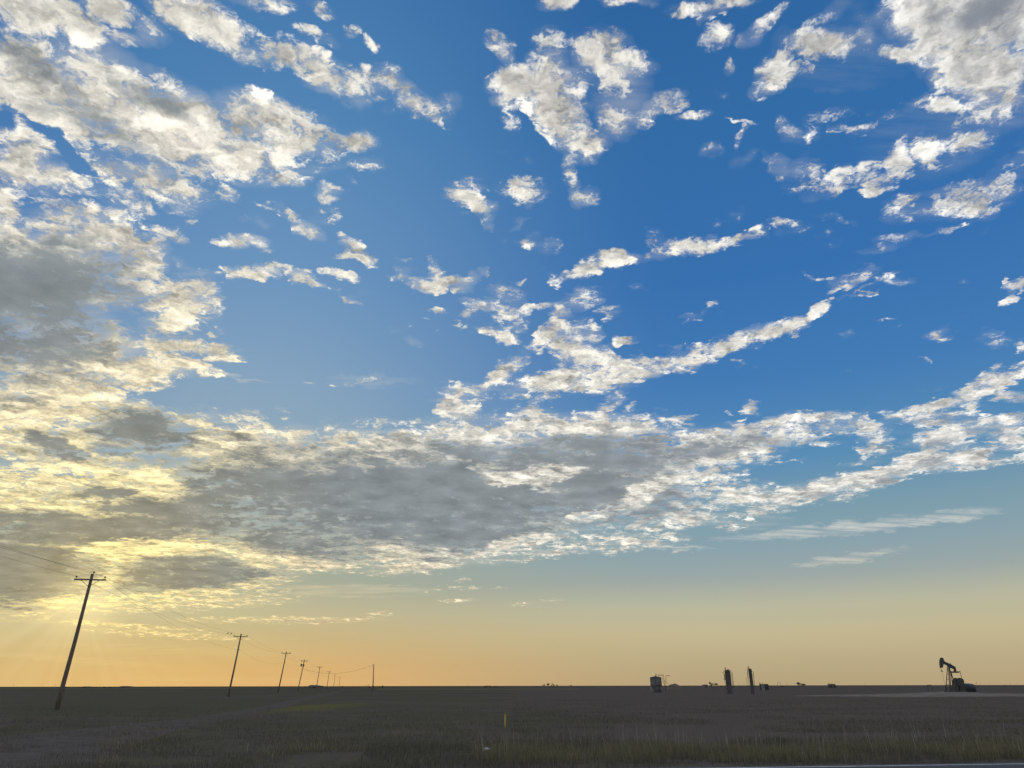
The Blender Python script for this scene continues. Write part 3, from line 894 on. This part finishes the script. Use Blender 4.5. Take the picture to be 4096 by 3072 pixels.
pipe(o, [(785, 445), (1150, 442), (1178, 690), (1192, 890), (1195, 960)], .06, D=D1 + rad, fr=fr)
pipe(o, [(942, 530), (930, 455), (1110, 452), (1120, 600), (1128, 740), (1160, 790), (1190, 820)], .045, D=D1 + rad + .6, fr=fr)
pipe(o, [(1170, 665), (1240, 715), (1330, 800), (1405, 855)], .03, D=D1 + rad, fr=fr)
vp = thing('vent_pipe', ground(2663, 2760), 'bent rusty pipe standing right of the stained storage tank', 'pipe')
MB().tube([P3(1248, 1150, D1 + 1, *fr), P3(1255, 700, D1 + 1, *fr), P3(1262, 460, D1 + 1, *fr), P3(1350, 468, D1 + 1, *fr), P3(1455, 482, D1 + 1, *fr)], .055, 6).build('riser', rust, vp)

fr = (2800, 2640, 7.373)
def tower(xl, xr, yt, xh, label, frm, D, extra):
    L0 = P3(xl, yt, D, *frm); R0 = P3(xr, yt, D, *frm)
    rad = (R0.x - L0.x) / 2; cx = (L0.x + R0.x) / 2 ; zt = L0.z
    o = thing('heater_treater', (cx, D, 0), label, 'tank', 'tall dark treater vessels')
    c0 = Vector((cx, D, 0))
    MB().lathe(c0, [(rad * 1.1, -.1), (rad * 1.1, .12), (rad, .13), (rad, zt - .05), (rad * .93, zt + .08), (rad * .7, zt + .17), (rad * .3, zt + .22)], 28).build('vessel', black, o, True)
    for nm, pts, r in extra:
        pipe(o, pts, r, nm, D=D - (0 if pts[0][0] < xl or pts[0][0] > xr else 0), fr=frm, m=black if nm in ('stack', 'ladder') else rust)
    return o
D2 = 168.0
tower(724, 887, 325, 0, 'thicker of the two tall dark vessels, with arched pipe on top', fr, D2, [
 ('stack', [(755, 330), (743, 215)], .085), ('pipe', [(798, 300), (800, 285), (822, 276), (850, 280), (862, 300), (866, 320)], .05),
 ('pipe', [(725, 295), (692, 292), (700, 400), (715, 480), (750, 760), (758, 830)], .035), ('ladder', [(708, 410), (735, 590)], .09), ('pipe', [(640, 370), (690, 366)], .03), ('pipe', [(680, 578), (740, 578)], .04),
 ('pipe', [(885, 297), (912, 297), (922, 450)], .035), ('pipe', [(890, 378), (955, 378), (970, 520), (995, 760), (1002, 830)], .045), ('pipe', [(900, 455), (928, 455), (945, 590), (968, 760), (975, 830)], .045)])
tower(1425, 1522, 287, 0, 'slimmer of the two tall dark vessels, with tall stack', fr, D2 + 2, [
 ('stack', [(1432, 300), (1420, 180)], .085), ('valve', [(1474, 285), (1468, 262), (1475, 240)], .07),
 ('pipe', [(1430, 300), (1400, 300), (1385, 245)], .035), ('ladder', [(1398, 305), (1408, 430), (1424, 530)], .07), ('pipe', [(1424, 530), (1445, 660), (1452, 800)], .04), ('pipe', [(1420, 520), (1372, 520), (1396, 750), (1400, 830)], .03),
 ('pipe', [(1528, 340), (1570, 342), (1580, 440), (1604, 750), (1608, 830)], .05), ('pipe', [(1534, 440), (1580, 440)], .04)])
# small drum and shed right of the vessels
D3 = ground(3050, 2761).y
o = thing('small_separator', P3(1762, 830, D3, *fr), 'short dark drum with pale hoop handle beside the little shed', 'drum')
a = P3(1745, 690, D3, *fr); b = P3(1780, 690, D3, *fr)
MB().lathe(Vector(((a.x + b.x) / 2, D3, 0)), [((b.x - a.x) / 2, -.05), ((b.x - a.x) / 2, a.z), ((b.x - a.x) / 3, a.z + .08)], 16).build('drum_body', black, o, True)
MB().tube([P3(1750, 690, D3, *fr), P3(1752, 655, D3, *fr), P3(1766, 648, D3, *fr), P3(1778, 655, D3, *fr), P3(1780, 690, D3, *fr)], .025, 5).build('hoop_handle', iron, o)
a = P3(1808, 726, D3, *fr); b = P3(1895, 726, D3, *fr); c = P3(1980, 728, D3 + 1.5, *fr)
o = thing('equipment_shed', (b.x, D3, 0), 'tiny shed with pale streaked end wall near the slim vessel', 'shed')
palew = mat('pale_sheet_metal', (.15, .15, .145), .6, col2=(.38, .38, .36), scale=1.5, stretch=(6, 6, .6), thr=(.42, .6))
MB().box(((a.x + b.x) / 2, D3, a.z / 2 - .02), (b.x - a.x, .12, a.z + .04)).build('end_wall', palew, o)
MB().box(((a.x + c.x) / 2 + .1, D3 + 1.1, a.z / 2 - .02), (c.x - a.x - .1, 2.0, a.z + .04)).build('wall', black, o)
zr = a.z + .02
MB().prism([(a.x - .08, D3 + 1.1, zr), (a.x + .45, D3 + 1.1, zr + .2), (c.x - .35, D3 + 1.1, zr + .2), (c.x + .1, D3 + 1.1, zr - .03)], (0, 2.3, 0)).build('roof', black, o)
MB().tube([P3(1836, 720, D3, *fr), P3(1836, 640, D3, *fr)], .03, 5).tube([P3(1836, 662, D3, *fr), P3(1860, 688, D3, *fr)], [.02, .09], 6).build('vent', black, o)

# ------------------------------------------------------------------ pumpjack
fr = (3700, 2600, 8.295)
DP = ground(3800, 2769).y
def q3(X, Y, d=0.0):
    p = P3(X, Y, DP, *fr)
    return Vector((p.x, DP + d, p.z))
o = thing('pumpjack', (q3(900, 1300).x, DP, 0), 'dark pumpjack with raised horsehead over the gravel pad', 'pumpjack')
steel = mat('pumpjack_steel', (0.106, 0.098, 0.092), .8, .2, spec=.1)
MB().prism([q3(*p) for p in [(512, 264), (545, 253), (582, 258), (606, 315), (626, 365), (600, 458), (588, 530), (574, 590), (540, 594), (506, 590), (494, 500), (489, 430), (490, 370), (498, 310)]], (0, .55, 0)).build('horsehead', steel, o)
MB().prism([q3(*p) for p in [(612, 362), (820, 462), (1000, 557), (1002, 640), (968, 645), (880, 605), (740, 520), (598, 452)]], (0, .35, 0)).build('walking_beam', steel, o)
MB().box(q3(838, 468) , (.25, .3, .3)).build('saddle_bearing', steel, o)
MB().prism([q3(*p) for p in [(998, 555), (1032, 655), (1022, 712), (962, 712), (966, 640)]], (0, .3, 0)).build('tail_bearing', steel, o)
MB().prism([q3(*p) for p in [(850, 708), (1130, 708), (1142, 740), (1098, 760), (905, 760), (862, 745)]], (0, .3, 0)).build('equalizer', steel, o)
for nm, pts, r in (('pitman_arm', [(860, 700, .1), (885, 800, .1), (955, 1010, .1)], .15), ('pitman_arm', [(1125, 690, -.4), (1150, 790, -.4), (1195, 975, -.4)], .075)):
    MB().tube([q3(*p) for p in pts], r, 6).build(nm, steel, o)
pv = q3(775, 525)
bz = q3(760, 1400)
for X, w, d in ((752, .11, .9), (752, .08, -.9), (905, .13, .9), (935, .09, -.9)):
    xb = {752: 752, 905: 930, 935: 880}[X]
    foot = q3(xb, 1385, d)
    MB().tube([q3(758 if X == 752 else 805, 530, d * .12), foot], w, 6).build('samson_leg', steel, o)
for Y_, x0, x1 in ((805, 758, 815), (970, 758, 850), (1140, 758, 885), (1290, 758, 905)):
    MB().tube([q3(x0, Y_, .5), q3(x1, Y_, .5)], .05, 5).build('ladder_rung', steel, o)
MB().tube([q3(820, 600), q3(850, 596)], .04, 5).build('ladder_rung', steel, o)
MB().tube([q3(842, 600, .3), q3(848, 850, .4), q3(852, 1150, .5)], .02, 4).build('ladder_rail', steel, o)
MB().prism([q3(*p) for p in [(945, 992), (1000, 992), (1040, 1100), (1100, 1400), (930, 1400), (940, 1100)]], (0, 1.3, 0)).build('gearbox', steel, o)
for d in (-.85, .85):
    MB().prism([q3(*p, d) for p in [(1003, 1000), (1030, 935), (1052, 924), (1080, 925), (1180, 953), (1222, 1020), (1226, 1075), (1160, 1180), (1060, 1190), (1005, 1120)]], (0, .3, 0)).build('counterweight', steel, o)
MB().prism([q3(*p, .0) for p in [(1130, 1050), (1222, 1070), (1285, 1130), (1290, 1400), (1120, 1400)]], (0, 1.2, 0)).build('motor_housing', steel, o)
MB().box((q3(1000, 1380).x, DP, .14), (q3(1300, 1300).x - q3(690, 1300).x, 1.9, .28)).build('skid_base', steel, o)
MB().tube([q3(518, 592, -.12), q3(545, 700, -.12)], .02, 4).tube([q3(518, 592, .12), q3(545, 700, .12)], .02, 4).box(q3(558, 708), (.36, .4, .14)).tube([q3(548, 640), q3(562, 705)], [.05, .11], 6).build('carrier_bar', steel, o)
MB().tube([q3(570, 720), q3(612, 945), q3(660, 1180), q3(668, 1330)], .022, 5).build('polished_rod', steel, o)
wh = thing('wellhead', ground(3781, 2766), 'low wellhead frame at the foot of the pumpjack rod', 'wellhead')
MB().tube([q3(672, 1390), q3(672, 1162), q3(728, 1162), q3(728, 1390)], .05, 5).tube([q3(700, 1390), q3(700, 1240)], .12, 8).build('wellhead_frame', steel, wh)
# low tank right of it
bluet = mat('dull_blue_tank', (0.054, 0.063, 0.068), .5, col2=(0.078, 0.097, 0.112), scale=.6, thr=(.45, .6))
DT = DP + 6
a = at(3852, 2740, DT); b = at(3914, 2740, DT)
rr = (b.x - a.x) / 2
o = thing('low_tank', ((a.x + b.x) / 2, DT + rr, 0), 'low wide tank with gently domed top right of the pumpjack', 'tank')
MB().lathe(((a.x + b.x) / 2, DT + rr, 0), [(rr, -.1), (rr, a.z - .05), (rr * .96, a.z + .06), (rr * .7, a.z + .28), (rr * .3, a.z + .40), (.05, a.z + .42)], 40).build('tank_shell', bluet, o, True)
MB().tube([(b.x - .3, DT + rr - .6, a.z * .5), at(3906, 2728, DT + rr)], .04, 5).build('vent_pipe', rust, o)

# ------------------------------------------------------------------ marker post, bottle
p = ground(2020.5, 2904)
o = thing('marker_post', p, 'orange yellow marker post standing alone in the field', 'post')
op = mat('faded_orange_post', (.64, .42, .13), .6, .1)
top = at(2019, 2850, p.y)
w = 6.0 / FPX * p.y * 1.05
MB().box((p.x, p.y, top.z / 2 - .05), (w, .02, top.z + .02)).build('post_blade', op, o)
MB().box((p.x, p.y - .004, top.z - .055), (w + .004, .022, .022)).build('red_band', mat('red_band', (.45, .10, .04), .6, .1), o)
p = ground(1945, 2992)
plas = mat('clear_bottle_plastic', (.80, .84, .84), .2, .08, spec=.6)
o = thing('plastic_bottle', p, 'discarded white plastic bottle lying in the foreground', 'bottle')
zb = gzf(p.x, p.y) + .045
MB().tube([p + Vector((-.10, 0, zb)), p + Vector((-.095, 0, zb)), p + Vector((-.03, .005, zb + .005)), p + Vector((-.01, .005, zb)), p + Vector((.05, .01, zb + .008)), p + Vector((.08, .012, zb + .008)), p + Vector((.10, .014, zb + .008))], [.028, .042, .042, .036, .042, .028, .014], 12).build('bottle_body', plas, o, True)
MB().tube([p + Vector((.102, .014, zb + .008)), p + Vector((.120, .016, zb + .008))], .014, 10).build('cap', mat('white_cap', (.8, .8, .8), .4, .05), o)

# ------------------------------------------------------------------ far things
leaf = mat('far_foliage', (.05, .055, .035), .9, island=True, col2=(.11, .115, .07), spec=0)
bark = mat('far_bark', (.05, .042, .035), .9, .2)
def tree(px0, px1, pyt, D, label, cat='tree', name='tree', shape='round', seed=0, group='trees on the horizon'):
    rg = random.Random(seed)
    a = at(px0, 2744, D); b = at(px1, 2744, D); t = at((px0 + px1) / 2, pyt, D)
    w = b.x - a.x; h = t.z; cx = (a.x + b.x) / 2
    o = thing(name, (cx, D, 0), label, cat, group)
    if shape != 'bush':
        tk = MB().tube([(cx, D, -.2), (cx + w * .04, D, h * .3), (cx + w * .02, D, h * .7)], [h * .035, h * .028, h * .012], 6)
        for k in range(4):
            an = rg.uniform(0, 6.28)
            tk.tube([(cx + w * .03, D, h * (.3 + .08 * k)), (cx + cos(an) * w * .3, D + sin(an) * w * .3, h * (.55 + .08 * k))], [h * .015, h * .006], 4)
        tk.build('trunk', bark, o)
    mb = MB()
    blobs = []
    for k in range(7 if w > 4 else 5):
        blobs.append((cx + rg.uniform(-.34, .34) * w, D + rg.uniform(-.3, .3) * w, h * (rg.uniform(.25, .6) if shape == 'bush' else rg.uniform(.45, .85)), rg.uniform(.16, .26)))
    for k in range(520):
        bx, by, bz_, br = rg.choice(blobs)
        d = Vector((rg.gauss(0, 1), rg.gauss(0, 1), rg.gauss(0, .8)))
        d = d.normalized() * rg.uniform(.3, 1) ** .5
        c = Vector((bx + d.x * br * w, by + d.y * br * w, max(.1, min(h, bz_ + d.z * br * h * (.9 if shape != 'bush' else .8)))))
        s = rg.uniform(.4, 1) * max(w, h) * .055
        u = Vector((rg.gauss(0, 1), rg.gauss(0, 1), rg.gauss(0, 1))).normalized(); v = u.orthogonal().normalized()
        n = len(mb.v)
        mb.v += [tuple(c - u * s), tuple(c + v * s * .7), tuple(c + u * s), tuple(c - v * s * .7)]
        mb.f.append((n, n + 1, n + 2, n + 3))
    mb.build('crown' if shape != 'bush' else 'foliage', leaf, o)
    return o
tr = [
 (2836, 2858, 2728, 620, 'bushy tree left of the thicker dark vessel'), (2856, 2873, 2730, 640, 'smaller leaning tree beside the thicker dark vessel'),
 (3182, 3206, 2728.5, 640, 'round bushy tree between the shed and the flat topped cabin'), (3202, 3224, 2733, 660, 'sloping bush just right of the round bushy tree'),
 (2170, 2181, 2736, 900, 'smallish tree, leftmost of the row of five'), (2187, 2201, 2732, 900, 'wind bent tree, tallest of the row of five'),
 (2205, 2211, 2733, 900, 'narrow upright tree in the row of five'), (2213, 2220, 2735.5, 900, 'thin tree, fourth in the row of five'), (2225, 2233, 2737, 900, 'round low tree, rightmost of the row of five')]
for k, (a_, b_, t_, d_, l_) in enumerate(tr):
    tree(a_, b_, t_, d_, l_, seed=k + 1)
bs = [(1930, 1952, 2740.5, 900, 'long low bush left of the taller far clump'), (1957, 1968, 2738, 900, 'rounded far bush at the end of the long low bush'), (1975, 1992, 2742, 900, 'flat low scrub right of the rounded far bush'),
 (1363, 1374, 2740.5, 700, 'small dark bush right of the last power pole'), (1476, 1484, 2740.5, 500, 'small bush beside the short stakes'), (1515, 1523, 2741.5, 700, 'tiny bush right of the bare upright pole'), (1526, 1536, 2738.5, 700, 'pointed bush right of the bare upright pole'),
 (260, 270, 2744, 700, 'small round bush just right of the nearest pole'), (381, 390, 2743.5, 800, 'round bush on the far left horizon'), (414, 424, 2745, 800, 'low bush on the far left horizon near the house'), (437, 446, 2744.5, 800, 'pointed shrub beside the low far house'),
 (711, 719, 2746, 800, 'tiny bush halfway between the two nearest poles'), (2880, 2888, 2739.5, 600, 'tiny round bush left of the thicker vessel'), (3126, 3139, 2738, 560, 'low dark mound of brush right of the shed'), (4019, 4026, 2738, 700, 'tiny square bush near the right edge'),
 (2140, 2147, 2741, 900, 'tiny lone bush left of the row of five trees'), (1216, 1223, 2743, 700, 'tiny bush left of the low barn')]
for k, (a_, b_, t_, d_, l_) in enumerate(bs):
    tree(a_, b_, t_, d_, l_, 'bush', 'bush', 'bush', seed=30 + k, group='bushes on the horizon')

darkw = mat('far_wall', (.20, .17, .15), .9, .2, spec=0)
roofm = mat('far_roof', (.34, .31, .30), .9, .15, spec=0)
def house(x0, x1, ye, yr, D, label, name='farm_building', cat='building', rx0=.35, rx1=.65, depth=9):
    a = at(x0, ye, D); b = at(x1, ye, D); r = at((x0 + x1) / 2, yr, D)
    o = thing(name, ((a.x + b.x) / 2, D, 0), label, cat)
    MB().box(((a.x + b.x) / 2, D + depth / 2, a.z / 2), (b.x - a.x - .3, depth, a.z)).build('wall', darkw, o)
    w = b.x - a.x
    MB().prism([(a.x - .2, D + depth / 2, a.z), (a.x + w * rx0, D + depth / 2, r.z), (a.x + w * rx1, D + depth / 2, r.z), (b.x + .2, D + depth / 2, a.z)], (0, depth + .6, 0)).build('roof', roofm, o)
    MB().box(((a.x + b.x) / 2, D - .03, min(1.1, a.z * .4)), (min(2.4, w * .2), .06, min(2.2, a.z * .8))).build('door', black, o)
    return o
house(1232, 1281, 2744.3, 2739.5, 620, 'low barn roof rising behind the far power poles', rx0=.22, rx1=.35, depth=12)
house(476, 516, 2746, 2744, 900, 'long low house on the far left horizon')
house(2817, 2832, 2741, 2737.5, 700, 'tiny building beside the far bushy tree')
house(320, 360, 2747, 2745.5, 900, 'very low far building between the bushes on the left')
a = at(3315, 2740, 520); b = at(3339, 2740, 520); t = at(3327, 2736, 520)
o = thing('cabin', ((a.x + b.x) / 2, 520, 0), 'flat topped dark cabin on the horizon left of the pumpjack', 'cabin')
MB().prism([(a.x, 520, 0), (a.x, 520, t.z - .3), (a.x + .3, 520, t.z), (b.x - .6, 520, t.z), (b.x - .1, 520, t.z - .35), (b.x + .2, 520, 0)], (0, 3, 0)).build('cabin_body', black, o)
MB().box(((a.x + b.x) / 2, 518.47, 1.0), (.9, .06, 2.0)).build('door', darkw, o)
# earth mounds
def mound(x0, x1, pyt, D, label, m):
    a = at(x0, 2744, D); b = at(x1, 2744, D); t = at((x0 + x1) / 2, pyt, D)
    n = 16; vs = []; fs = []
    for j in range(n + 1):
        for i in range(n + 1):
            u = i / n * 2 - 1; v = j / n * 2 - 1
            hgt = (max(0, 1 - u * u) * max(0, 1 - v * v)) ** .75
            vs.append(((a.x + b.x) / 2 + u * (b.x - a.x) / 2, D + v * (b.x - a.x) * .4, -.05 + (t.z + .05) * hgt * (1 + .05 * sin(7 * u + 3 * v))))
    for j in range(n):
        for i in range(n):
            fs.append((j * (n + 1) + i, j * (n + 1) + i + 1, (j + 1) * (n + 1) + i + 1, (j + 1) * (n + 1) + i))
    mb = MB(); mb.v = vs; mb.f = fs
    return tag(mb.build('earth_mound', m, smooth=True), label, 'mound')
mm = mat('mound_earth', (.19, .15, .12), 1, .2, scale=.3, spec=0)
mound(2664, 2728, 2735, 420, 'smooth low earth mound right of the stained storage tank', mm)
mound(2272, 2294, 2740.5, 800, 'tiny low mound right of the row of five trees', mm)
# short stakes by the service pole
for (x, yt, d, l_) in ((1474, 2736.5, 240, 'leaning wooden stake just left of the bare upright pole'), (1464.5, 2740, 260, 'shortest stake, left of the leaning stake')):
    t = at(x, yt, d)
    o = tag(MB().tube([(t.x - .1, d, -.3), (t.x, d, t.z)], [.08, .06], 6).build('wooden_stake', wood), l_, 'stake')
# pipe frames
for (x0, x1, yt, d, l_) in ((3108.5, 3122, 2732, 420, 'faint goalpost shaped pipe frame right of the shed'), (3310, 3324, 2733.5, 420, 'goalpost shaped pipe frame behind the flat topped cabin'), (3709, 3725, 2740.5, 230, 'low pipe frame left of the pumpjack')):
    a = at(x0, yt, d); b = at(x1, yt, d)
    o = thing('pipe_frame', ((a.x + b.x) / 2, d, 0), l_, 'pipe frame')
    r = .05 if d < 300 else .06
    MB().tube([(a.x, d, -.1), (a.x, d, a.z)], r, 5).build('upright', rust, o)
    MB().tube([(b.x, d, -.1), (b.x, d, b.z)], r, 5).build('upright', rust, o)
    MB().tube([(a.x - .03, d, a.z + r), (b.x + .03, d, a.z + r)], r, 5).build('rail', rust, o)
# faint line of far utility poles: one is built, the rest are copies
spots = [(55, 2735, 900), (170, 2736, 950), (223, 2735, 1000), (291, 2738, 1050), (529, 2738, 1100), (632, 2738, 1050), (728, 2739, 1100), (817, 2739, 1150), (896, 2739, 1100), (1041, 2738, 1100), (1106, 2737, 1000), (1165, 2738, 1050),
 (1414, 2736, 1000), (1348, 2737, 1000), (1870, 2732, 1100), (2067, 2737, 1150), (2249, 2735, 1150), (2954, 2727, 900), (2972, 2730, 950), (3146, 2729, 900), (3151, 2731, 950), (3459, 2731, 950), (3625, 2732, 900), (3601, 2735, 1000), (3680, 2733, 950), (3766, 2731, 950), (3920, 2728, 900), (3958, 2731, 950), (4039, 2728, 850), (4067, 2729, 850)]
FAR_L = ['faint far pole closest to the left edge of the horizon', 'second faint far pole from the left edge of the horizon', 'faint far pole just left of the nearest big pole', 'faint far pole just right of the nearest big pole',
 'faint far pole right of the long low far left house', 'faint far pole midway between the low left house and the tiny bush', 'faint far pole just right of the tiny bush halfway between the nearest poles', 'faint far pole second to the left of the pole with the birds', 'faint far pole just left of the pole with the birds',
 'faint far pole first to the right of the pole with the birds', 'faint far pole just left of the third leaning pole', 'faint far pole between the third leaning pole and the transformer pole', 'faint far pole first to the right of the last leaning pole', 'faint far pole between the tilted crossarm pole and the last leaning pole',
 'lone faint far pole left of the long low bush', 'lone faint far pole between the long low bush and the row of five trees', 'faint far pole just right of the row of five trees', 'faint far pole between the two tall vessels, nearer the thicker one', 'faint far pole between the two tall vessels, nearer the slimmer one',
 'left one of two close faint poles beside the round bushy tree', 'right one of two close faint poles beside the round bushy tree', 'faint far pole first to the right of the flat topped cabin', 'third faint far pole right of the flat topped cabin', 'second faint far pole right of the flat topped cabin', 'faint far pole just left of the low pipe frame by the pumpjack',
 'faint far pole under the horsehead of the pumpjack', 'faint far pole just right of the low wide tank', 'second faint far pole right of the low wide tank', 'faint far pole just right of the tiny square bush', 'faint far pole closest to the right edge of the horizon']
proto = None
for k, (x, yt, d) in enumerate(spots):
    t = at(x, yt, d)
    h = t.z
    if proto is None:
        proto = thing('utility_pole', (0, 0, 0), 'far', 'utility pole', 'faint utility poles along the horizon', local=True)
        MB().tube([(0, 0, -.2), (0, 0, 1)], [.013, .011], 5).build('pole_shaft', wood, proto)
        MB().box((0, 0, .92), (.16, .012, .014)).build('crossarm', wood, proto)
        r0 = proto
    else:
        r0 = proto.copy(); COL.objects.link(r0)
        for ch in proto.children:
            c_ = ch.copy(); COL.objects.link(c_); c_.parent = r0
    r0.location = (t.x, d, 0)
    r0.scale = (h, h, h)
    r0['label'] = FAR_L[k]
for o in bpy.data.objects:
    if '_o' in o:
        del o['_o']
